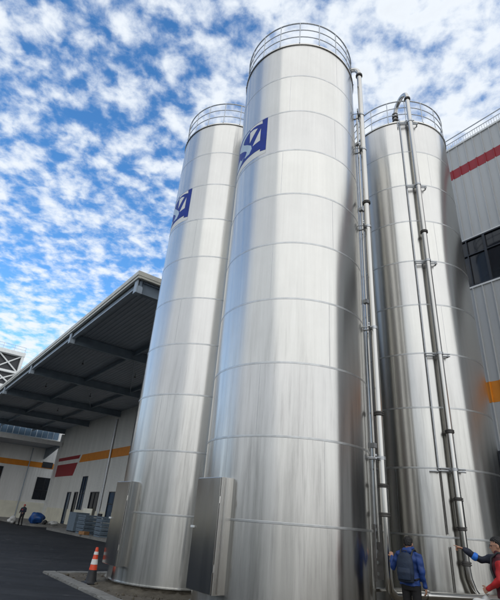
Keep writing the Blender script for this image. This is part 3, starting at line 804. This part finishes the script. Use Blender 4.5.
def head(bm, c, turn=0, tilt=0):
    """c = chin-level neck centre; turn about z, tilt forward"""
    rings = [(-.002, .078, .014, .012), (.008, .066, .036, .036), (.030, .046, .052, .062), (.060, .030, .062, .080), (.095, .020, .069, .090), (.130, .012, .074, .096), (.165, .006, .075, .097), (.195, .002, .066, .086), (.214, .0, .046, .062), (.226, .0, .014, .02)]
    m = Matrix.Translation(c) @ Matrix.Rotation(turn, 4, 'Z') @ Matrix.Rotation(-tilt, 4, 'X')
    q = m.to_3x3()
    ellipses(bm, [(m @ Vector((0, cy, z)), q @ Vector((rx, 0, 0)), q @ Vector((0, ry, 0))) for z, cy, rx, ry in rings], 24)
    # nose, lips, brow, ears
    tube(bm, [m @ Vector(p) for p in ((0, .100, .122), (0, .116, .098), (0, .127, .078), (0, .108, .068))], [.010, .013, .015, .010], 8)
    for s in (-1, 1): blob(bm, m @ Vector((s*.011, .112, .074)), .009, .010, .008, 8, 6)
    blob(bm, m @ Vector((0, .106, .050)), .024, .011, .0055, 10, 6); blob(bm, m @ Vector((0, .105, .039)), .021, .011, .006, 10, 6)
    for s in (-1, 1):
        blob(bm, m @ Vector((s*.076, .004, .098)), .011, .021, .032, 10, 8)
        blob(bm, m @ Vector((s*.030, .103, .126)), .022, .008, .006, 10, 6)
    return m
def torso_rings(J, g=0.0, hem=None, sh=1.0):
    """stack of ellipses from hips to neck, in the local frame (faces +Y); g = clothing growth"""
    rows = [(.80, .150, .100, -.02), (.88, .168, .115, -.02), (.97, .160, .108, -.01), (1.08, .150, .100, 0), (1.20, .165, .110, .0), (1.31, .180, .115, -.005), (1.39, .165, .100, -.01), (1.435, .115, .078, -.012), (1.465, .065, .062, -.01)]
    lean = J.get('lean', 0)
    out = []
    for z, rx, ry, cy in rows:
        if hem and z < hem-1e-6: continue
        out.append(((0, cy + lean*max(0, z-.9), z), (rx*sh+g, 0, 0), (0, ry+g, 0)))
    return out
def person(label, loc, rz, J, cols, hgt, hair='short', glasses=False, group=None, vox=.006):
    k = hgt/1.70
    t = thing('person', label, 'person', loc, rz, group); t.scale = (k, k, k)
    lean = J.get('lean', 0)
    hd = Vector((0, .0 + lean*.56, 1.468))
    # --- body: one continuous skin
    bm = bmesh.new()
    ellipses(bm, torso_rings(J, -.028))
    limb(bm, [(0, lean*.5-.012, 1.40), (0, lean*.55-.002, 1.50), (0, lean*.56+.01, 1.55)], [.062, .054, .052])
    hm = head(bm, hd, J.get('turn', 0), J.get('tilt', 0))
    for s in ('L', 'R'):
        S, E, Wr = J['sh'+s], J['el'+s], J['wr'+s]
        limb(bm, [S, Vector(S).lerp(Vector(E), .35), E, Vector(E).lerp(Vector(Wr), .3), Wr], [.040, .038, .033, .033, .024])
        hand(bm, Wr, J['hd'+s], J['pm'+s], J['ts'+s], J['cu'+s])
        H, K, A = J['hp'+s], J['kn'+s], J['an'+s]
        limb(bm, [H, Vector(H).lerp(Vector(K), .4), K, Vector(K).lerp(Vector(A), .35), A], [.078, .070, .050, .050, .034])
        f = Vector(J['ft'+s]); limb(bm, [Vector(A)+Vector((0, -.02, -.03)), Vector(A)+f*.6+Vector((0, 0, -.045)), Vector(A)+f+Vector((0, 0, -.055))], [.032, .032, .024])
    body = link('body', remesh(bm, vox, 2), 'skin', t)
    # --- jacket
    bm = bmesh.new()
    rr = torso_rings(J, .030, .87)
    ellipses(bm, rr[:-1] + [((0, lean*.56-.01, 1.475), (.086, 0, 0), (0, .082, 0))], 28)
    for s in ('L', 'R'):
        S, E, Wr = map(Vector, (J['sh'+s], J['el'+s], J['wr'+s])); S2 = S*.75 + Vector((0, 0, 1.38))*.25
        if s in cols.get('sleeve', {}): limb(bm, [S2, S, S.lerp(E, .22)], [.070, .072, .066])
        else: limb(bm, [S2, S, S.lerp(E, .5), E, E.lerp(Wr, .5), E.lerp(Wr, .95)], [.070, .074, .064, .059, .050, .043])
    # collar or folded hood
    if J.get('hood'):
        tube(bm, [(.085*math.cos(a), .085*math.sin(a)*.95-.02+lean*.56, 1.485+.012*math.cos(a)) for a in [2*PI*i/20 for i in range(21)]], .030, 10)
        blob(bm, (0, -.105+lean*.5, 1.44), .11, .05, .06)
    else:
        tube(bm, [(.070*math.cos(a), .070*math.sin(a)-.005+lean*.56, 1.485) for a in [2*PI*i/20 for i in range(21)]], .020, 10)
    bm = remesh(bm, .009, 3)
    rnd = random.Random(5)
    def folds(bm, amp):
        bm.normal_update()
        for v in bm.verts:
            w = sum(math.sin(a.dot(v.co)*f+p) for a, f, p in ks)
            v.co += v.normal*amp*(abs(w)**.7*(1 if w > 0 else -1))
    ks = [(Vector((rnd.uniform(-1, 1), rnd.uniform(-1, 1), rnd.uniform(-.6, 1.4))).normalized(), rnd.uniform(22, 60), rnd.uniform(0, 6)) for _ in range(10)]
    folds(bm, .0048)
    link('jacket', bm, cols['jacket'], t)
    for s, m in cols.get('sleeve', {}).items():
        S, E, Wr = map(Vector, (J['sh'+s], J['el'+s], J['wr'+s])); bm = bmesh.new()
        limb(bm, [S.lerp(E, .16), S.lerp(E, .6), E, E.lerp(Wr, .5), E.lerp(Wr, .97)], [.069, .063, .059, .051, .043]); bm = remesh(bm, .008, 2); folds(bm, .0042); link('sleeve', bm, m, t)
    for s, m in cols.get('stripe', {}).items():
        S, E, Wr = map(Vector, (J['sh'+s], J['el'+s], J['wr'+s])); bm = bmesh.new()
        tube(bm, [E.lerp(Wr, .20), E.lerp(Wr, .28), E.lerp(Wr, .42), E.lerp(Wr, .48)], [.060, .064, .061, .056], 20); bm = remesh(bm, .006, 2); folds(bm, .004); link('sleeve_stripe', bm, m, t)
    # --- trousers and shoes
    bm = bmesh.new(); ellipses(bm, [(c, Vector(a)*1.06, Vector(b)*1.06) for c, a, b in torso_rings(J)[:4]], 24)
    for s in ('L', 'R'):
        H, K, A = map(Vector, (J['hp'+s], J['kn'+s], J['an'+s]))
        limb(bm, [H, H.lerp(K, .4), K, K.lerp(A, .45), A.lerp(K, .04)], [.098, .088, .068, .064, .056])
    link('trousers', remesh(bm, .011, 3), cols['trousers'], t)
    for s in ('L', 'R'):
        A = Vector(J['an'+s]); f = Vector(J['ft'+s]); bm = bmesh.new(); u = f.cross(Vector((0, 0, 1))).normalized()
        base = A + Vector((0, 0, -A.z+.045))
        ellipses(bm, [(base - f*.42 + Vector((0, 0, .0)), u*.030, Vector((0, 0, .036))), (base - f*.30, u*.040, Vector((0, 0, .045))), (base + f*.2, u*.046, Vector((0, 0, .045))), (base + f*.75 + Vector((0, 0, -.008)), u*.048, Vector((0, 0, .036))), (base + f*1.12 + Vector((0, 0, -.018)), u*.034, Vector((0, 0, .024)))], 16)
        link('shoe', bm, 'black', t, 60)
    # --- hair / cap, eyes, glasses
    bm = bmesh.new(); q = hm.to_3x3()
    if hair == 'short':
        rg = [(.070, -.050, .058, .046), (.095, -.040, .072, .062), (.125, -.026, .0795, .080), (.155, -.008, .083, .098), (.185, .000, .080, .102), (.210, .002, .066, .086), (.230, .000, .040, .055), (.238, .0, .012, .018)]
        ellipses(bm, [(hm @ Vector((0, cy, z)), q @ Vector((rx, 0, 0)), q @ Vector((0, ry, 0))) for z, cy, rx, ry in rg], 28)
        bm2 = remesh(bm, .006, 1); rnd = random.Random(2); bm2.normal_update()
        for v in bm2.verts: v.co += v.normal*(rnd.uniform(-.002, .004) + .004*math.sin(v.co.x*170+v.co.z*90)*math.sin(v.co.y*150-v.co.z*60))
        link('hair', bm2, 'hair', t)
    else:
        rg = [(.125, -.01, .084, .100), (.16, .0, .086, .106), (.20, .0, .074, .092), (.232, 0, .045, .058), (.242, 0, .012, .016)]
        ellipses(bm, [(hm @ Vector((0, cy, z)), q @ Vector((rx, 0, 0)), q @ Vector((0, ry, 0))) for z, cy, rx, ry in rg], 24)
        ellipses(bm, [(hm @ Vector((0, .09, .132)), q @ Vector((.07, 0, 0)), q @ Vector((0, .03, 0))), (hm @ Vector((0, .12, .128)), q @ Vector((.06, 0, 0)), q @ Vector((0, .045, 0)))], 16)
        link('cap', bm, 'redcap', t, 60)
    for s in (-1, 1):
        bm = bmesh.new(); blob(bm, hm @ Vector((s*.031, .099, .108)), .0125, .0125, .0085, 12, 8); link('eye', bm, 'eye', t, 60)
    if glasses:
        bm = bmesh.new()
        for s in (-1, 1):
            tube(bm, [hm @ Vector((s*.034+.026*math.cos(a), .124, .106+.020*math.sin(a))) for a in [2*PI*i/16 for i in range(17)]], .0022, 6)
            tube(bm, [hm @ Vector((s*.060, .122, .110)), hm @ Vector((s*.078, .06, .112)), hm @ Vector((s*.080, .0, .108))], .0022, 6)
        tube(bm, [hm @ Vector((-.008, .126, .108)), hm @ Vector((.008, .126, .108))], .0022, 6)
        link('glasses', bm, 'frame', t, 60)
    return t, k
def pose(**kw):
    J = dict(shL=(-.185, -.01, 1.385), elL=(-.235, -.04, 1.11), wrL=(-.245, .03, .87), shR=(.185, -.01, 1.385), elR=(.235, -.04, 1.11), wrR=(.245, .03, .87),
             hdL=(-.02, .12, -1), hdR=(.02, .12, -1), pmL=(1, 0, 0), pmR=(-1, 0, 0), tsL=-1, tsR=1, cuL=(18, 22, 24, 26), cuR=(18, 22, 24, 26),
             hpL=(-.09, 0, .87), knL=(-.10, .03, .48), anL=(-.11, -.02, .085), hpR=(.09, 0, .87), knR=(.10, .03, .48), anR=(.11, -.02, .085),
             ftL=(-.03, .16, 0), ftR=(.03, .16, 0), lean=0)
    J.update(kw); return J
def backpack(label, loc, rz, k, strap_only=False):
    t = thing('backpack', label, 'backpack', loc, rz); t.scale = (k, k, k)
    bm = bmesh.new()
    ellipses(bm, [((0, -.215, .93), (.12, 0, 0), (0, .05, 0)), ((0, -.225, .945), (.150, 0, 0), (0, .078, 0)), ((0, -.23, 1.08), (.165, 0, 0), (0, .090, 0)), ((0, -.225, 1.25), (.160, 0, 0), (0, .082, 0)), ((0, -.21, 1.37), (.130, 0, 0), (0, .064, 0)), ((0, -.195, 1.425), (.07, 0, 0), (0, .035, 0))], 28)
    bm = remesh(bm, .009, 2); link('bag_body', bm, 'bag_navy', t)
    bm = bmesh.new()
    ellipses(bm, [((0, -.295, .965), (.10, 0, 0), (0, .03, 0)), ((0, -.305, .98), (.125, 0, 0), (0, .045, 0)), ((0, -.31, 1.10), (.130, 0, 0), (0, .048, 0)), ((0, -.30, 1.17), (.115, 0, 0), (0, .03, 0))], 24); link('front_pocket', remesh(bm, .009, 2), 'bag_navy', t)
    for s in (-1, 1):
        bm = bmesh.new(); pts = [(s*.10, -.165, 1.36), (s*.115, -.09, 1.465), (s*.115, .03, 1.478), (s*.12, .125, 1.40), (s*.135, .150, 1.25), (s*.165, .10, 1.08), (s*.185, -.04, 1.0), (s*.15, -.18, .98)]
        for (p, u, v) in frames(pts): pass
        tube(bm, pts, [.017]*8, 8); link('strap', bm, 'black', t, 60)
    bm = bmesh.new(); tube(bm, [(-.04, -.19, 1.415), (-.035, -.195, 1.455), (.035, -.195, 1.455), (.04, -.19, 1.415)], .008, 8); link('grab_loop', bm, 'black', t, 60)
    return t
# man in the blue jacket, back to us, left hand on the middle silo's pipe
pb = Vector((3.34, 9.42, .022)); ra = R(-40)
J = pose(shL=(-.185, .0, 1.385), elL=(-.36, .03, 1.13), wrL=(-.41, .17, 1.31), hdL=(-.35, .45, .75), pmL=(-.3, .75, -.5), tsL=1, cuL=(15, 22, 26, 30),
         wrR=(.26, .05, .87), turn=R(8), tilt=R(6), lean=.03, hood=True)
person('man in royal blue jacket and navy backpack, back turned, left hand on the pipe', pb, ra, J, dict(jacket='j_blue', trousers='trouser'), 1.62, group='visitors at the silos')
backpack('navy backpack worn by the man in the blue jacket', pb, ra, 1.62/1.70)
# person in red and maroon pointing at the right hand pipe
pr = Vector((4.29, 7.93, .022)); rr_ = R(52)
J = pose(shR=(.165, .05, 1.39), elR=(.10, .32, 1.36), wrR=(.02, .545, 1.485), hdR=(-.12, 1, .30), pmR=(-.3, 0, -1), tsR=1, cuR=(4, 46, 52, 56),
         elL=(-.25, .02, 1.12), wrL=(-.16, .22, .98), hdL=(.35, .8, -.35), pmL=(.9, -.3, 0), tsL=-1, cuL=(50, 52, 54, 56), turn=R(6), tilt=R(4), lean=.02)
person('person in red and maroon jacket with glasses, pointing at the right hand pipe', pr, rr_, J,
       dict(jacket='maroon', trousers='trouser', sleeve={'R': 'navy', 'L': 'j_red'}, stripe={'R': 'j_cyan'}), 1.72, glasses=True, group='visitors at the silos')
backpack('dark backpack worn by the person in the red jacket at the right edge', pr, rr_, 1.72/1.70)
# plastic bag in the left hand
cr, sr = math.cos(rr_), math.sin(rr_)
def LR(x, y, z): return Vector((pr.x + (x*cr - y*sr)*1.012, pr.y + (x*sr + y*cr)*1.012, pr.z + z*1.012))
lumpy('plastic_bag', 'sack', LR(-.14, .30, .50), (.17, .13, .22), 'white plastic bag hanging in the hand of the person in red', 'bag', .2, 21, .6)
# man in the red cap far across the yard
pf = W(11.95, 49.6, .022); J = pose(anL=(-.17, .0, .085), knL=(-.14, .04, .48), anR=(.15, -.04, .085), knR=(.13, .03, .48), elL=(-.27, .02, 1.12), wrL=(-.19, .2, 1.0), hdL=(.3, .8, -.2), elR=(.27, .02, 1.12), wrR=(.19, .2, 1.0), hdR=(-.3, .8, -.2))
t, k = person('man in dark work clothes and red cap standing across the yard', W(11.3, 48.0, .003), R(20+150), J, dict(jacket='navy', trousers='trouser'), 1.72, hair='cap', vox=.012)
bm = bmesh.new(); ellipses(bm, [((.03, .138, 1.22), (.05, 0, 0), (0, .006, 0)), ((.03, .146, 1.30), (.06, 0, 0), (0, .006, 0))], 12); link('chest_badge', bm, 'j_red', t)

# ------------------------------------------------------------------ sky, sun, camera
SUN_AZ, SUN_EL = 150, 38
w = bpy.data.worlds.new('World'); bpy.context.scene.world = w; w.use_nodes = True
nt = w.node_tree; bg = nt.nodes['Background']
sky = nt.nodes.new('ShaderNodeTexSky'); sky.sky_type = 'NISHITA'; sky.sun_disc = False
sky.sun_elevation = R(SUN_EL); sky.sun_rotation = R(SUN_AZ); sky.air_density = 1.0; sky.dust_density = .4; sky.ozone_density = 2.0
def math_n(op, a, b=None, c=None):
    n = nt.nodes.new('ShaderNodeMath'); n.operation = op
    for i, v in enumerate((a, b, c)):
        if v is None: continue
        if isinstance(v, (int, float)): n.inputs[i].default_value = v
        else: nt.links.new(v, n.inputs[i])
    return n.outputs[0]
tc = nt.nodes.new('ShaderNodeTexCoord'); sp = nt.nodes.new('ShaderNodeSeparateXYZ'); nt.links.new(tc.outputs['Generated'], sp.inputs[0])
zz = math_n('ADD', math_n('MAXIMUM', sp.outputs[2], 0.0), .12)
cb = nt.nodes.new('ShaderNodeCombineXYZ')
nt.links.new(math_n('DIVIDE', sp.outputs[0], zz), cb.inputs[0]); nt.links.new(math_n('DIVIDE', sp.outputs[1], zz), cb.inputs[1])
def wn(scale, detail, rough, off, dist=0.0, vec=None):
    mp = nt.nodes.new('ShaderNodeMapping'); mp.inputs['Location'].default_value = off
    nt.links.new(vec or cb.outputs[0], mp.inputs['Vector'])
    n = nt.nodes.new('ShaderNodeTexNoise'); n.inputs['Scale'].default_value = scale; n.inputs['Detail'].default_value = detail
    n.inputs['Roughness'].default_value = rough; n.inputs['Distortion'].default_value = dist
    nt.links.new(mp.outputs[0], n.inputs['Vector']); return n.outputs['Fac']
puff = wn(13.5, 7, .52, (3.1, 1.7, 0), .15)
field = wn(1.1, 4, .5, (7.3, 2.2, 4))
fine = wn(24, 6, .62, (1, 9, 2), .3)
# more cloud to the right of the view and towards the sun
dv = nt.nodes.new('ShaderNodeVectorMath'); dv.operation = 'DOT_PRODUCT'; nt.links.new(tc.outputs['Generated'], dv.inputs[0])
az, el = R(30), R(52); dv.inputs[1].default_value = (math.sin(az)*math.cos(el), math.cos(az)*math.cos(el), math.sin(el))
near = math_n('SMOOTH_MIN', math_n('MAXIMUM', math_n('MULTIPLY', math_n('SUBTRACT', dv.outputs['Value'], .80), 5.0), 0.0), 1.0, .1)
dv2 = nt.nodes.new('ShaderNodeVectorMath'); dv2.operation = 'DOT_PRODUCT'; nt.links.new(tc.outputs['Generated'], dv2.inputs[0])
dv2.inputs[1].default_value = (math.sin(R(170)), math.cos(R(170)), 0)
rear = math_n('MINIMUM', math_n('MAXIMUM', math_n('MULTIPLY', math_n('ADD', dv2.outputs['Value'], .15), 1.2), 0.0), .5)
low = math_n('MAXIMUM', math_n('SUBTRACT', .45, sp.outputs[2]), 0.0)
dens = math_n('ADD', math_n('MULTIPLY', puff, 1.0), math_n('MULTIPLY', math_n('SUBTRACT', field, .5), .30))
dens = math_n('ADD', dens, math_n('MULTIPLY', math_n('SUBTRACT', fine, .5), .42))
dens = math_n('ADD', dens, math_n('MULTIPLY', near, .12))
dens = math_n('ADD', dens, math_n('MULTIPLY', low, .48))
dens = math_n('ADD', dens, rear)
cl = nt.nodes.new('ShaderNodeMapRange'); cl.interpolation_type = 'SMOOTHSTEP'
cl.inputs['From Min'].default_value = .37; cl.inputs['From Max'].default_value = .74
nt.links.new(dens, cl.inputs['Value'])
cov = math_n('MULTIPLY', cl.outputs[0], .97)
thick = nt.nodes.new('ShaderNodeMapRange'); thick.inputs['From Min'].default_value = .55; thick.inputs['From Max'].default_value = .95
nt.links.new(dens, thick.inputs['Value'])
ccol = nt.nodes.new('ShaderNodeValToRGB'); e = ccol.color_ramp.elements
e[0].position = 0; e[0].color = (4.8, 5.1, 5.4, 1); e[1].position = 1; e[1].color = (4.35, 4.6, 4.9, 1)
nt.links.new(thick.outputs[0], ccol.inputs['Fac'])
hs = nt.nodes.new('ShaderNodeHueSaturation'); hs.inputs['Saturation'].default_value = 1.28; hs.inputs['Value'].default_value = 1.25
nt.links.new(sky.outputs[0], hs.inputs['Color'])
mx = nt.nodes.new('ShaderNodeMix'); mx.data_type = 'RGBA'
nt.links.new(cov, mx.inputs[0]); nt.links.new(hs.outputs[0], mx.inputs[6]); nt.links.new(ccol.outputs[0], mx.inputs[7])
nt.links.new(mx.outputs[2], bg.inputs['Color']); bg.inputs['Strength'].default_value = .14
sl = bpy.data.lights.new('sun', 'SUN'); sl.energy = .7; sl.angle = R(105); sl.color = (1, .95, .87)
so = bpy.data.objects.new('sun', sl); C.objects.link(so)
sd = Vector((math.sin(R(SUN_AZ))*math.cos(R(SUN_EL)), math.cos(R(SUN_AZ))*math.cos(R(SUN_EL)), math.sin(R(SUN_EL))))
so.rotation_euler = (-sd).to_track_quat('-Z', 'Y').to_euler(); so.location = (0, 0, 60)

cam = bpy.data.cameras.new('camera'); co = bpy.data.objects.new('camera', cam); C.objects.link(co)
cam.sensor_fit = 'HORIZONTAL'; cam.sensor_width = 36; cam.lens = 442.63/500*36; cam.clip_end = 5000; cam.clip_start = .05
pt, rl_ = R(26.710), R(4.626)
up0 = Vector((0, -math.sin(pt), math.cos(pt))); fw = Vector((0, math.cos(pt), math.sin(pt))); rt0 = Vector((1, 0, 0))
rt = rt0*math.cos(rl_) + up0*math.sin(rl_); up = -rt0*math.sin(rl_) + up0*math.cos(rl_)
m = Matrix.Identity(4)
for i in range(3): m[i][0], m[i][1], m[i][2] = rt[i], up[i], -fw[i]
m.translation = Vector((0, 0, 1.65)); co.matrix_world = m
sc = bpy.context.scene; sc.camera = co
sc.view_settings.view_transform = 'Standard'; sc.view_settings.look = 'None'; sc.view_settings.gamma = 1
sc.view_settings.exposure = .50; sc.view_settings.use_curve_mapping = False
sc.cycles.max_bounces = 8; sc.cycles.glossy_bounces = 5
